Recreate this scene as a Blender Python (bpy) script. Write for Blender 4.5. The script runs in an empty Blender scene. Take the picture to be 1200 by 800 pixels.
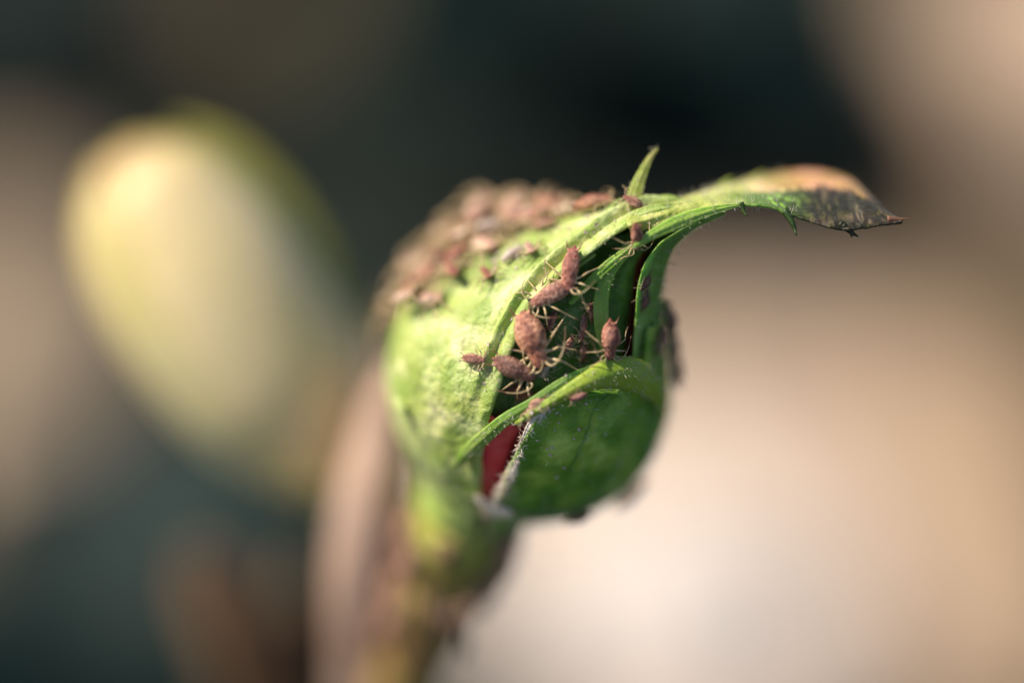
import bpy, bmesh, math, random
import numpy as np
from mathutils import Vector, Matrix, noise
from mathutils.bvhtree import BVHTree
random.seed(7)
R_ = math.radians
sc = bpy.context.scene
C = sc.collection

# ------------------------------------------------------------------ camera
PITCH = R_(40); DIST = 100.0            # mm from lens to the plane of focus
H = 0.11                                # height of the bud above the soil, metres
MM = 0.001
EX = Vector((1, 0, 0)); EU = Vector((0, math.sin(PITCH), math.cos(PITCH))); EB = Vector((0, -math.cos(PITCH), math.sin(PITCH)))
ORG = Vector((0, 0, H))
ROT = Matrix((EX, EU, EB)).transposed()  # columns
def W(p): return ORG + (ROT @ Vector(p)) * MM           # bench frame in mm (x right, y up, z to the lens) -> metres
def L(w): return (ROT.transposed() @ (Vector(w) - ORG)) / MM
def at(px, py, z=0.0):                                  # photo pixel + depth -> bench frame
    t = (DIST - z) / DIST
    return Vector(((px - 600) * 0.03 * t, (400 - py) * 0.03 * t, z))
DOWN = ROT.transposed() @ Vector((0, 0, -1))
cam_d = bpy.data.cameras.new('camera'); cam = bpy.data.objects.new('camera', cam_d); C.objects.link(cam)
cam_d.sensor_width = 36; cam_d.lens = 100; cam_d.clip_start = 0.002; cam_d.clip_end = 20
cam.matrix_world = Matrix.Translation(W((0, 0, DIST))) @ ROT.to_4x4()
cam_d.dof.use_dof = True; cam_d.dof.focus_distance = DIST * MM - 0.0002; cam_d.dof.aperture_fstop = 6.2
sc.camera = cam

# ------------------------------------------------------------------ light
SUN_L = Vector((-0.66, 0.66, 0.36)).normalized()        # towards the sun, bench frame
SUN_W = (ROT @ SUN_L).normalized()
EL = math.asin(SUN_W.z); AZ = math.atan2(SUN_W.x, SUN_W.y)
w = bpy.data.worlds.new('World'); sc.world = w; w.use_nodes = True
nt = w.node_tree; bg = nt.nodes['Background']
sky = nt.nodes.new('ShaderNodeTexSky'); sky.sky_type = 'NISHITA'; sky.sun_disc = False
sky.sun_elevation = EL; sky.sun_rotation = AZ
nt.links.new(sky.outputs[0], bg.inputs[0]); bg.inputs[1].default_value = 0.075
sd = bpy.data.lights.new('sun', 'SUN'); sd.energy = 4.2; sd.angle = R_(0.6); sd.color = (1, .90, .745)
so = bpy.data.objects.new('sun', sd); C.objects.link(so); so.location = (0, 0, 1)
so.rotation_euler = (-SUN_W).to_track_quat('-Z', 'Y').to_euler()
sc.view_settings.view_transform = 'Standard'; sc.view_settings.look = 'None'
sc.view_settings.exposure = 0.8; sc.view_settings.gamma = 1
sc.view_settings.use_curve_mapping = False
sc.render.engine = 'CYCLES'; sc.cycles.use_denoising = True; sc.cycles.max_bounces = 8

# ------------------------------------------------------------------ materials
def mat(name, c1, c2=None, scale=400, rough=.5, bump=0, bump_scale=None, sss=0, sss_col=None, spec=.4, attr=None, transl=0, detail=4, tint=False, c3=None, s3=60, sheen=0):
    m = bpy.data.materials.new(name); m.use_nodes = True
    n = m.node_tree.nodes; l = m.node_tree.links
    p = n['Principled BSDF']; p.inputs['Roughness'].default_value = rough
    p.inputs['Specular IOR Level'].default_value = spec
    tc = n.new('ShaderNodeTexCoord')
    src = None
    if c2 is None: c2 = c1
    nz = n.new('ShaderNodeTexNoise'); nz.inputs['Scale'].default_value = scale; nz.inputs['Detail'].default_value = detail
    l.new(tc.outputs['Object'], nz.inputs['Vector'])
    rp = n.new('ShaderNodeValToRGB'); rp.color_ramp.elements[0].position = .35; rp.color_ramp.elements[1].position = .65
    rp.color_ramp.elements[0].color = (*c1, 1); rp.color_ramp.elements[1].color = (*c2, 1)
    l.new(nz.outputs['Fac'], rp.inputs['Fac']); src = rp.outputs['Color']
    if c3 is not None:
        n3 = n.new('ShaderNodeTexNoise'); n3.inputs['Scale'].default_value = s3; n3.inputs['Detail'].default_value = 3
        l.new(tc.outputs['Object'], n3.inputs['Vector'])
        r3 = n.new('ShaderNodeValToRGB'); r3.color_ramp.elements[0].position = .5; r3.color_ramp.elements[1].position = .68
        r3.color_ramp.elements[0].color = (0, 0, 0, 1); r3.color_ramp.elements[1].color = (1, 1, 1, 1)
        l.new(n3.outputs['Fac'], r3.inputs['Fac'])
        mx = n.new('ShaderNodeMix'); mx.data_type = 'RGBA'
        l.new(r3.outputs['Color'], mx.inputs['Factor']); l.new(src, mx.inputs[6]); mx.inputs[7].default_value = (*c3, 1)
        src = mx.outputs[2]
    if attr:                                             # colour laid down per vertex, modulated by the noise
        a = n.new('ShaderNodeAttribute'); a.attribute_name = attr
        mx = n.new('ShaderNodeMix'); mx.data_type = 'RGBA'; mx.blend_type = 'MULTIPLY'; mx.inputs['Factor'].default_value = 1
        l.new(src, mx.inputs[6]); l.new(a.outputs['Color'], mx.inputs[7]); src = mx.outputs[2]
    if tint:
        oi = n.new('ShaderNodeObjectInfo')
        mx = n.new('ShaderNodeMix'); mx.data_type = 'RGBA'; mx.blend_type = 'MULTIPLY'; mx.inputs['Factor'].default_value = 1
        l.new(src, mx.inputs[6]); l.new(oi.outputs['Color'], mx.inputs[7]); src = mx.outputs[2]
    l.new(src, p.inputs['Base Color'])
    if sss:
        p.inputs['Subsurface Weight'].default_value = sss
        p.inputs['Subsurface Radius'].default_value = sss_col or (.5, 1, .2)
        p.inputs['Subsurface Scale'].default_value = .0005
    if sheen:
        p.inputs['Sheen Weight'].default_value = sheen; p.inputs['Sheen Roughness'].default_value = .4
    if bump:
        nb = n.new('ShaderNodeTexNoise'); nb.inputs['Scale'].default_value = bump_scale or scale * 3; nb.inputs['Detail'].default_value = 5
        l.new(tc.outputs['Object'], nb.inputs['Vector'])
        b = n.new('ShaderNodeBump'); b.inputs['Strength'].default_value = 1; b.inputs['Distance'].default_value = bump * MM
        l.new(nb.outputs['Fac'], b.inputs['Height']); l.new(b.outputs['Normal'], p.inputs['Normal'])
    if transl:
        out = n['Material Output']; t = n.new('ShaderNodeBsdfTranslucent'); ms = n.new('ShaderNodeMixShader')
        ms.inputs[0].default_value = transl; l.new(src, t.inputs['Color'])
        l.new(p.outputs[0], ms.inputs[1]); l.new(t.outputs[0], ms.inputs[2]); l.new(ms.outputs[0], out.inputs['Surface'])
    return m
M = {}
M['sepal'] = mat('sepal_green', (.225, .325, .053), (.345, .43, .115), 900, .5, bump=.2, bump_scale=2400, sss=.25, attr='tone', c3=(.46, .52, .21), s3=900, sheen=.12)
M['strand'] = mat('sepal_lobe_green', (.17, .29, .04), (.28, .37, .09), 900, .45, bump=.06, bump_scale=4000, sss=.2, attr='tone')
M['petal'] = mat('petal_red', (.72, .03, .045), (.9, .12, .13), 800, .4, bump=.14, bump_scale=1200, sss=.2, sss_col=(1, .2, .2))
M['margin'] = mat('pale_margin', (.74, .62, .5), (.86, .76, .66), 900, .8, bump=.12, bump_scale=3000)
M['hair'] = mat('plant_hair', (.62, .62, .45), (.75, .72, .6), 300, .5, transl=.3)
M['stem'] = mat('stem_olive', (.16, .15, .035), (.20, .13, .05), 300, .55, bump=.1, bump_scale=1800, attr='tone')
M['aphid'] = mat('aphid_brown', (.17, .07, .045), (.52, .27, .18), 12, .36, bump=.14, bump_scale=15, sss=.25, sss_col=(1, .4, .2), tint=True, spec=.5, c3=(.55, .34, .26), s3=14)
M['aphid_leg'] = mat('aphid_leg_straw', (.50, .36, .17), (.66, .52, .32), 12, .45, transl=.25)
M['aphid_dark'] = mat('aphid_dark_tip', (.14, .06, .035), (.24, .11, .06), 12, .4)
M['eye'] = mat('aphid_eye', (.02, .005, .005), None, 100, .2)
M['skin'] = mat('shed_skin_white', (.58, .46, .40), (.78, .68, .62), 10, .4, transl=.45)
M['pale_bud'] = mat('pale_bud_sepal', (.70, .57, .24), (.84, .69, .36), 130, .5, attr='tone', sss=.4, sss_col=(3, 3, 1))
M['cane'] = mat('cane_pink_brown', (.34, .21, .15), (.46, .32, .25), 180, .6, bump=.15, bump_scale=900, attr='tone')
M['cane_red'] = mat('cane_red_brown', (.13, .07, .035), (.2, .11, .055), 150, .55, bump=.1, bump_scale=900)
M['cane_red_leaf'] = mat('young_red_leaf', (.15, .08, .04), (.2, .12, .055), 150, .5, transl=.2)
M['soil'] = mat('shade_dark_compost', (.007, .012, .011), (.018, .022, .018), 60, .95, bump=4, bump_scale=120, spec=.1)  # compost colour made extra dark to stand for shaded ground
M['leaf_dark'] = mat('shade_dark_leaf', (.004, .014, .014), (.009, .024, .021), 60, .5, bump=.3, bump_scale=300, spec=.15)  # leaf green darkened so sunlit leaves look like foliage in shade
M['sand'] = mat('sandstone_tan', (.41, .29, .205), (.52, .39, .29), 40, .95, bump=1.2, bump_scale=250, spec=.1)
M['palestone'] = mat('stone_pale', (.50, .435, .39), (.61, .545, .50), 40, .95, bump=1.2, bump_scale=250, spec=.1)
M['brownstone'] = mat('stone_brown', (.24, .165, .10), (.31, .22, .14), 40, .95, bump=1.2, bump_scale=250, spec=.1)
M['dun'] = mat('stone_grey_tan', (.30, .22, .15), (.38, .29, .21), 40, .95, bump=1.2, bump_scale=250, spec=.1)
M['olive_stone'] = mat('stone_dull_brown', (.11, .082, .048), (.16, .12, .068), 40, .95, bump=1.2, bump_scale=250, spec=.1)

# ------------------------------------------------------------------ helpers
def link(o, parent=None):
    C.objects.link(o)
    if parent is not None: o.parent = parent
    return o
def tag(o, label, cat, group=None):
    o['label'] = label; o['category'] = cat
    if group: o['group'] = group
    return o
def empty(name, loc):
    o = bpy.data.objects.new(name, None); o.empty_display_size = .005; o.location = loc
    return link(o)
def root_off(parent):
    v = Vector((0, 0, 0)); p = parent
    while p is not None: v += p.location; p = p.parent
    return v
def mk(name, V, F, m, parent=None, kind=None, tone=None, smooth=True, loc=None):
    """V in bench mm -> one mesh object under parent, at the parent's origin"""
    off = root_off(parent) if loc is None else Vector(loc)
    me = bpy.data.meshes.new(name)
    me.from_pydata([W(v) - off for v in V], [], F)
    me.validate()
    if smooth: me.polygons.foreach_set('use_smooth', [True] * len(me.polygons))
    me.materials.append(M[m])
    a = me.color_attributes.new('tone', 'FLOAT_COLOR', 'POINT')
    tn = tone if tone is not None else [(1, 1, 1)] * len(V)
    a.data.foreach_set('color', [x for t in tn for x in (t[0], t[1], t[2], 1)])
    bm = bmesh.new(); bm.from_mesh(me); bmesh.ops.recalc_face_normals(bm, faces=bm.faces); bm.to_mesh(me); bm.free()
    o = bpy.data.objects.new(name, me)
    if loc is not None: o.location = loc
    if kind: o['kind'] = kind
    return link(o, parent)
def catmull(P, n):
    P = [Vector(p) for p in P]; out = []
    Q = [P[0] * 2 - P[1]] + P + [P[-1] * 2 - P[-2]]
    segs = len(P) - 1
    for k in range(n):
        u = k / (n - 1) * segs; i = min(int(u), segs - 1); t = u - i
        a, b, c, d = Q[i], Q[i + 1], Q[i + 2], Q[i + 3]
        out.append(.5 * ((2 * b) + (c - a) * t + (2 * a - 5 * b + 4 * c - d) * t * t + (3 * b - a - 3 * c + d) * t ** 3))
    return out
def catm1(vals, n):
    return [max(1e-3, v[0]) for v in catmull([Vector((x, 0, 0)) for x in vals], n)]
def frames(P, ref):
    T = []
    for i in range(len(P)):
        a = P[max(0, i - 1)]; b = P[min(len(P) - 1, i + 1)]
        T.append((b - a).normalized())
    N = [(ref - T[i] * ref.dot(T[i])).normalized() for i in range(len(P))]
    B = [T[i].cross(N[i]) for i in range(len(P))]
    return T, N, B
def tube(P, rad, ns=14, ref=Vector((0, 0, 1)), jit=0, seed=0):
    T, N, B = frames(P, ref); V = []; F = []
    for i, p in enumerate(P):
        for k in range(ns):
            a = 2 * math.pi * k / ns
            r = rad[i] * (1 + jit * noise.noise(Vector((math.cos(a) * 2, math.sin(a) * 2, i * .35 + seed))))
            V.append(p + (N[i] * math.cos(a) + B[i] * math.sin(a)) * r)
    n = len(P)
    for i in range(n - 1):
        for k in range(ns):
            F.append((i * ns + k, i * ns + (k + 1) % ns, (i + 1) * ns + (k + 1) % ns, (i + 1) * ns + k))
    F.append(tuple(range(ns))[::-1]); F.append(tuple((n - 1) * ns + k for k in range(ns)))
    return V, F
def grid_solid(G, nrm, th):
    """grid of points G[i][j] with outward normals -> closed shell; th(i,j) thickness inward"""
    ni, nj = len(G), len(G[0]); V = [G[i][j] for i in range(ni) for j in range(nj)]
    V += [G[i][j] - nrm[i][j] * th(i, j) for i in range(ni) for j in range(nj)]
    o = ni * nj; F = []
    for i in range(ni - 1):
        for j in range(nj - 1):
            a, b, c, d = i * nj + j, i * nj + j + 1, (i + 1) * nj + j + 1, (i + 1) * nj + j
            F.append((a, b, c, d)); F.append((o + d, o + c, o + b, o + a))
    for i in range(ni - 1):
        a, d = i * nj, (i + 1) * nj; F.append((a, d, o + d, o + a))
        a, d = i * nj + nj - 1, (i + 1) * nj + nj - 1; F.append((d, a, o + a, o + d))
    for j in range(nj - 1):
        F.append((j + 1, j, o + j, o + j + 1))
        a = (ni - 1) * nj + j; F.append((a, a + 1, o + a + 1, o + a))
    return V, F
def smoothstep(a, b, x):
    t = min(1, max(0, (x - a) / (b - a))); return t * t * (3 - 2 * t)

class Bud:
    """a rounded bud along a bent axis: surface P(s, theta, lift); theta 0 faces the lens"""
    def __init__(self, pts, rad, n=240, asym=None):
        self.P = catmull(pts, n); self.R = catm1(rad, n); self.n = n
        self.T, self.N, self.B = frames(self.P, Vector((0, 0, 1)))
        self.asym = asym or (lambda s, t: 1.0)
    def dirn(self, s, t):
        x = min(max(s, 0), 1) * (self.n - 1); i = min(int(x), self.n - 2); f = x - i
        N = self.N[i].lerp(self.N[i + 1], f).normalized(); B = self.B[i].lerp(self.B[i + 1], f).normalized()
        return N * math.cos(t) + B * math.sin(t)
    def at(self, s, t, lift=0):
        x = min(max(s, 0), 1) * (self.n - 1); i = min(int(x), self.n - 2); f = x - i
        p = self.P[i].lerp(self.P[i + 1], f); r = self.R[i] * (1 - f) + self.R[i + 1] * f
        return p + self.dirn(s, t) * max(.02, r * self.asym(s, t) + lift)
    def rad(self, s):
        x = min(max(s, 0), 1) * (self.n - 1); i = min(int(x), self.n - 2); f = x - i
        return self.R[i] * (1 - f) + self.R[i + 1] * f
    def prepare(self, ni=200, nj=180):
        V = [self.at(i / (ni - 1), 2 * math.pi * j / nj - math.pi) for i in range(ni) for j in range(nj)]
        F = []; self.fp = []
        for i in range(ni - 1):
            for j in range(nj):
                F.append((i * nj + j, i * nj + (j + 1) % nj, (i + 1) * nj + (j + 1) % nj, (i + 1) * nj + j))
                self.fp.append(((i + .5) / (ni - 1), 2 * math.pi * (j + .5) / nj - math.pi))
        self.bvh = BVHTree.FromPolygons(V, F)
    def pix(self, px, py):
        o = Vector((0, 0, DIST)); d = (at(px, py) - o).normalized()
        h = self.bvh.ray_cast(o, d)
        if h[0] is None:
            t = (DIST + 3) / (-d.z); h = self.bvh.find_nearest(o + d * t)
        return self.fp[h[2]]
    def edge(self, poly):
        """pixel polyline from base to tip -> theta(s)"""
        st = []
        for k in range(len(poly) - 1):
            for q in range(6):
                f = q / 6; a, b = poly[k], poly[k + 1]
                st.append(self.pix(a[0] + (b[0] - a[0]) * f, a[1] + (b[1] - a[1]) * f))
        st.append(self.pix(*poly[-1])); st.sort()
        xs = [a for a, b in st]; ys = [b for a, b in st]
        # light smoothing
        g = np.linspace(0, 1, 160); v = np.interp(g, xs, ys)
        k = np.ones(5) / 5; vs = np.convolve(np.pad(v, 2, 'edge'), k, 'valid')
        return lambda s: float(np.interp(s, g, vs))
    def shell(self, s0, s1, tl, tr, lift, th=.22, ni=90, nj=60, tone=None, taper=True):
        G = []; Nn = []; tn = []
        for i in range(ni):
            s = s0 + (s1 - s0) * i / (ni - 1); a, b = tl(s), tr(s); row = []; nr = []
            for j in range(nj):
                u = j / (nj - 1); t = a + (b - a) * u
                row.append(self.at(s, t, lift(s, t, u, a, b))); nr.append(self.dirn(s, t))
                tn.append(tone(s, t, u) if tone else (1, 1, 1))
            G.append(row); Nn.append(nr)
        def thick(i, j):
            e = min(j, nj - 1 - j, i + 2, ni - 1 - i) ; return th * min(1, .35 + e * .25)
        V, F = grid_solid(G, Nn, thick)
        return V, F, tn + tn

# ------------------------------------------------------------------ setting: soil
def ground_point(px, py):
    o = W((0, 0, DIST)); d = (W(at(px, py)) - o).normalized()
    return o + d * (-o.z / d.z)
V = []; F = []; n = 90
for i in range(n):
    for j in range(n):
        u, v = (i / (n - 1) - .5), (j / (n - 1) - .5)
        x = u * abs(u) * 6; y = .3 + v * abs(v) * 6
        V.append((x, y, .006 * noise.fractal(Vector((x * 18, y * 18, 3)), 1, 2, 4) - .004))
for i in range(n - 1):
    for j in range(n - 1): F.append((i * n + j, (i + 1) * n + j, (i + 1) * n + j + 1, i * n + j + 1))
me = bpy.data.meshes.new('soil_ground'); me.from_pydata(V, [], F); me.materials.append(M['soil'])
me.polygons.foreach_set('use_smooth', [True] * len(me.polygons))
g = bpy.data.objects.new('soil_ground', me); g['kind'] = 'structure'; g['label'] = 'compost soil under the rose canes, shade darkened into its colour'; link(g)

def stone(name, px, py, wpx, hpx, rz, m, label, seed, rot=0, sink=.3):
    """centre and half extents in photo pixels on the soil; rz half thickness in metres"""
    p = ground_point(px, py); k = .03 * MM * (p - W((0, 0, DIST))).length / (DIST * MM)
    rx = wpx * k; ry = hpx * k / math.sin(PITCH)
    bm = bmesh.new(); bmesh.ops.create_icosphere(bm, subdivisions=5, radius=1)
    for v in bm.verts:
        d = v.co.normalized()
        d2 = Vector([math.copysign(abs(c) ** .62, c) for c in d]); d2 = d2 / max(d2.length, 1e-6) * (d2.length ** .75)
        q = 1 + .16 * noise.fractal(d * 1.4 + Vector((seed, 0, 0)), 1, 2, 5)
        c = Vector((d2.x * rx, d2.y * ry, d2.z * rz)) * q
        c.z = max(c.z, -rz * .8)
        v.co = c
    me = bpy.data.meshes.new(name); bm.to_mesh(me); bm.free(); me.materials.append(M[m])
    me.polygons.foreach_set('use_smooth', [True] * len(me.polygons))
    o = bpy.data.objects.new(name, me); o.location = (p.x, p.y, rz * (1 - sink) - .004); o.rotation_euler = (0, 0, rot)
    link(o); tag(o, label, 'stone', 'stones lying on the soil'); return o
# background stones (all far out of focus)
stone('sandstone_slab', 825, 655, 320, 245, .006, 'sand', 'large flat tan sandstone on the soil behind the bud', 1.0, .1)
stone('brown_stone', 1210, 610, 110, 260, .006, 'brownstone', 'long mid-brown stone alongside the flat tan slab', 21.0)
stone('bright_spot_stone', 765, 745, 200, 140, .009, 'palestone', 'pale whitish stone added as the bright spot on the tan slab', 4.0, .4)  # pale stone put in to give the bright spot on the slab
stone('sandstone_cobble', 1270, 50, 140, 190, .007, 'sand', 'tan cobble beyond the flat sandstone slab', 7.0)
stone('grey_tan_stone', 10, 470, 125, 210, .007, 'dun', 'narrow grey-tan stone behind the pale blurred rosebud', 11.0, .1)
stone('dull_stone', 320, -30, 230, 80, .005, 'olive_stone', 'dull brown weathered stone in the shade of dark leaves', 15.0)

# dark low plants behind the bud
def leaf_mesh():
    V = []; F = []; nu, nv = 22, 8; Lg, Wd = .026, .0095
    for i in range(nu):
        u = i / (nu - 1); wdt = Wd * (math.sin(math.pi * u ** .8) ** .8) * (1 + .10 * (i % 2)) + .0003
        for j in range(nv + 1):
            v = j / nv * 2 - 1
            V.append((u * Lg, v * wdt, .0035 * abs(v) ** 1.3 + .006 * math.sin(u * 2.6) - .002 * u * u))
    for i in range(nu - 1):
        for j in range(nv):
            a = i * (nv + 1) + j; F.append((a, a + nv + 1, a + nv + 2, a + 1))
    top = len(V); V += [(x, y, z - .0004) for x, y, z in V]
    F += [tuple(top + k for k in reversed(f)) for f in list(F)]
    me = bpy.data.meshes.new('leaf'); me.from_pydata(V, [], F); me.materials.append(M['leaf_dark'])
    me.polygons.foreach_set('use_smooth', [True] * len(me.polygons)); return me
LEAF = leaf_mesh()
def low_plant(px, py, nl, hgt, spread, label, seed):
    rnd = random.Random(seed); p = ground_point(px, py); p.z = 0
    r = empty('leafy_plant', p); tag(r, label, 'plant', 'low dark plants behind the rosebud')
    bm = bmesh.new(); bmesh.ops.create_cone(bm, cap_ends=True, segments=10, radius1=.0018, radius2=.0010, depth=hgt + .012)
    bmesh.ops.translate(bm, verts=bm.verts, vec=(0, 0, hgt / 2 - .004)); me = bpy.data.meshes.new('plant_stem'); bm.to_mesh(me); bm.free()
    me.materials.append(M['leaf_dark']); link(bpy.data.objects.new('plant_stem', me), r)
    for k in range(nl):
        o = bpy.data.objects.new('leaf', LEAF); s = rnd.uniform(.8, 1.25) * spread
        f = (k + .5) / nl
        a = k * 2.4 + rnd.uniform(-.3, .3)
        o.location = (math.cos(a) * .001, math.sin(a) * .001, hgt * (.25 + .75 * f)); o.rotation_euler = (rnd.uniform(-.3, .3), rnd.uniform(-.45, .15) + .3 * (1 - f), a); o.scale = (s, s * 1.15, s)
        link(o, r)
low_plant(690, 70, 13, .008, 1.15, 'dense dark green plant in the gap beyond the bud tip', 1)
low_plant(850, 110, 8, .006, .75, 'dark green plant between the dense plant and the tan cobble', 2)
low_plant(-10, -20, 8, .008, .8, 'dark green plant beyond the narrow tan stone', 3)
low_plant(90, 880, 9, .012, .85, 'dark green plant below the narrow tan stone', 4)
low_plant(275, 575, 6, .007, .5, 'small dark green plant under the pale blurred rosebud', 5)

# ------------------------------------------------------------------ the rosebud
def asym(s, t):
    # the big left sepal swells a little more than the rest
    k = 1.0
    k += .09 * max(0, -math.sin(t)) * math.exp(-((s - .33) / .13) ** 2)
    k -= .13 * max(0, -math.sin(t)) * math.exp(-((s - .60) / .13) ** 2)
    k -= .24 * max(0, -math.sin(t)) * math.exp(-((s - .11) / .10) ** 2)
    k += .15 * max(0, math.sin(t)) * math.exp(-((s - .30) / .13) ** 2)
    return k
AX = [(546, 600, -7.2, 1.9), (553, 572, -6.9, 2.5), (570, 530, -6.3, 3.5), (598, 475, -5.3, 4.45), (632, 418, -4.2, 4.85), (671, 360, -3.0, 3.95),
      (716, 311, -1.9, 2.35), (766, 268, -1.1, 1.1), (822, 243, -.7, .5), (850, 233, -.7, .3)]
bud = Bud([at(a, b, c) for a, b, c, r in AX], [r for *_, r in AX], asym=asym); bud.prepare()
STEM = [at(549, 590, -7.1), at(541, 620, -7.9), at(526, 665, -9.2), at(503, 730, -11.4), at(478, 800, -14.0)]
p = STEM[-1]
DROP = (W(p).z + .012) / MM
for k, dx in ((.12, -5), (.3, -9), (.55, -11), (.8, -9), (1, -8)):
    STEM.append(p + DOWN * k * DROP + Vector((dx * .5, 0, 0)))
SR = [1.7, 1.85, 1.65, 1.5, 1.45, 1.5, 1.7, 2.0, 2.3, 2.6]
base = W(STEM[-1]); base.z = 0
rose = empty('rosebud', base)
tag(rose, 'sharp green rosebud with long curled sepal tip, crowded with brown aphids', 'rosebud')
SP = catmull(STEM, 120); SRr = catm1(SR, 120)
V, F = tube(SP, SRr, 22, jit=.06)
tone = []
for i in range(120):
    f = smoothstep(8, 26, i); a = Vector((2.3, 2.6, 2.0)); b = Vector((1.6, 1.25, 1.4)); c = a.lerp(b, f)
    tone += [tuple(c)] * 22
mk('stem', V, F, 'stem', rose, tone=tone)
STEM_BVH = BVHTree.FromPolygons(V, F)

# petals: an inner rolled core, two overlapping leaves of it showing in the slit
V, F, tn = bud.shell(.03, .9, lambda s: -math.pi, lambda s: math.pi * .999, lambda s, t, u, a, b: -1.15 - .05 * math.sin(3 * t), th=.2, ni=70, nj=80)
mk('petal', V, F, 'petal', rose)
e1 = bud.edge([(585, 590), (592, 550), (604, 512), (625, 470), (660, 420)])
V, F, tn = bud.shell(.03, .425, lambda s: -2.2, e1, lambda s, t, u, a, b: -.18 + .16 * math.sin(13 * t + 6 * s), th=.12, ni=50, nj=50)
mk('petal', V, F, 'petal', rose)

# sepal A, the big sunlit one
eA = bud.edge([(562, 606), (566, 575), (566, 545), (570, 510), (578, 478), (590, 448), (600, 415), (622, 368), (650, 335), (684, 306), (720, 280), (760, 256), (800, 245), (840, 236)])
def liftA(s, t, u, a, b):
    d = (b - t) * bud.rad(s)                     # mm in from the free edge
    k = smoothstep(.40, .55, s) * (1 - smoothstep(.86, .95, s))
    z = .16 + .30 * math.exp(-(d / .45) ** 2) * (.35 + .65 * k)
    z -= k * .26 * math.exp(-((d - .62) / .13) ** 2)
    z -= k * .16 * math.exp(-((d - 1.05 - .3 * (s - .5)) / .11) ** 2)
    z += k * .34 * math.exp(-((d - .95) / .22) ** 2) * 0.6
    z += .05 * noise.fractal(Vector((s * 26, t * 5, 1)), 1, 2, 3)
    z -= .10 * math.exp(-(d / .12) ** 2)
    z -= .75 * smoothstep(.76, .92, s)
    # shallow pleats running up the sepal
    z += .035 * math.sin(t * 22 + s * 6) * (.3 + .7 * k)
    return z
def toneA(s, t, u):
    n1 = noise.fractal(Vector((s * 14, t * 3, 5)), 1, 2, 4)
    g = Vector((1.0, 1.0, 1.0)).lerp(Vector((1.32, 1.16, 1.35)), smoothstep(.0, .5, n1 + .35))
    g = g.lerp(Vector((1.1, 1.15, .75)), 1 - smoothstep(.1, .4, s))
    vein = max(0, math.sin(t * 15 + 2.5 * noise.noise(Vector((s * 5, t, 2))))) ** 6
    g = g * (1 - .16 * vein)
    return tuple(g)
V, F, tn = bud.shell(.0, .93, lambda s: -math.pi * 1.02, eA, liftA, th=.28, ni=200, nj=170, tone=toneA)
sepA = mk('sepal', V, F, 'sepal', rose, tone=tn); sepA['label'] = 'broad sunlit sepal with pleated edge'
GA = (V, F)
# sepal C, the lower one; its shade is painted in as a darker tone
eC = bud.edge([(568, 612), (575, 590), (586, 565), (602, 535), (621, 495), (650, 462), (690, 440), (740, 440), (765, 445)])
def liftC(s, t, u, a, b):
    d = (t - a) * bud.rad(s)
    z = .26 + .12 * math.exp(-(d / .5) ** 2) + .09 * noise.fractal(Vector((s * 9, t * 2.5, 8)), 1, 2, 3)
    z -= .12 * math.exp(-((d - .8) / .2) ** 2) * .5
    z += .03 * math.sin(t * 16)
    return z - .15 * smoothstep(.9, 1, u) + .28 * math.exp(-((s - .2) / .1) ** 2) * math.sin(min(1, u * 1.6) * math.pi / 2)
def toneC(s, t, u):
    n1 = noise.fractal(Vector((s * 10, t * 3, 15)), 1, 2, 4)
    c = Vector((.45, .72, .24)).lerp(Vector((.95, 1.08, .5)), smoothstep(-.1, .45, n1))
    e = math.exp(-(u / .035) ** 2) * (1 - smoothstep(.30, .42, s)) * smoothstep(-.3, .3, noise.noise(Vector((s * 40, 2, 2))) + .2)
    return tuple(c.lerp(Vector((2.0, 1.35, 3.0)), e))
V, F, tn = bud.shell(.0, .66, eC, lambda s: 2.15, liftC, th=.28, ni=110, nj=100, tone=toneC)
sepC = mk('sepal', V, F, 'sepal', rose, tone=tn); sepC['label'] = 'rounded lower sepal, shade darkened into its green'
GC = (V, F)
# sepal D, upright dark sepal along the side
eD = bud.edge([(690, 470), (728, 445), (738, 410), (741, 370), (744, 335), (752, 306), (772, 280), (800, 262), (840, 245)])
V, F, tn = bud.shell(.40, .97, eD, lambda s: math.pi * 1.15, lambda s, t, u, a, b: .05 + .28 * math.exp(-((t - a) * bud.rad(s) / .3) ** 2), th=.24, ni=110, nj=70,
                     tone=lambda s, t, u: (.55, .78, .45))
sepD = mk('sepal', V, F, 'sepal', rose, tone=tn); sepD['label'] = 'narrow upright dark sepal'
GD = (V, F)
# sepal at the back
V, F, tn = bud.shell(.0, .9, lambda s: math.pi * .55, lambda s: math.pi * 1.1, lambda s, t, u, a, b: .0, th=.2, ni=60, nj=40, tone=lambda s, t, u: (.7, .85, .6))
mk('sepal', V, F, 'sepal', rose, tone=tn)
GE = (V, F)

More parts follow.
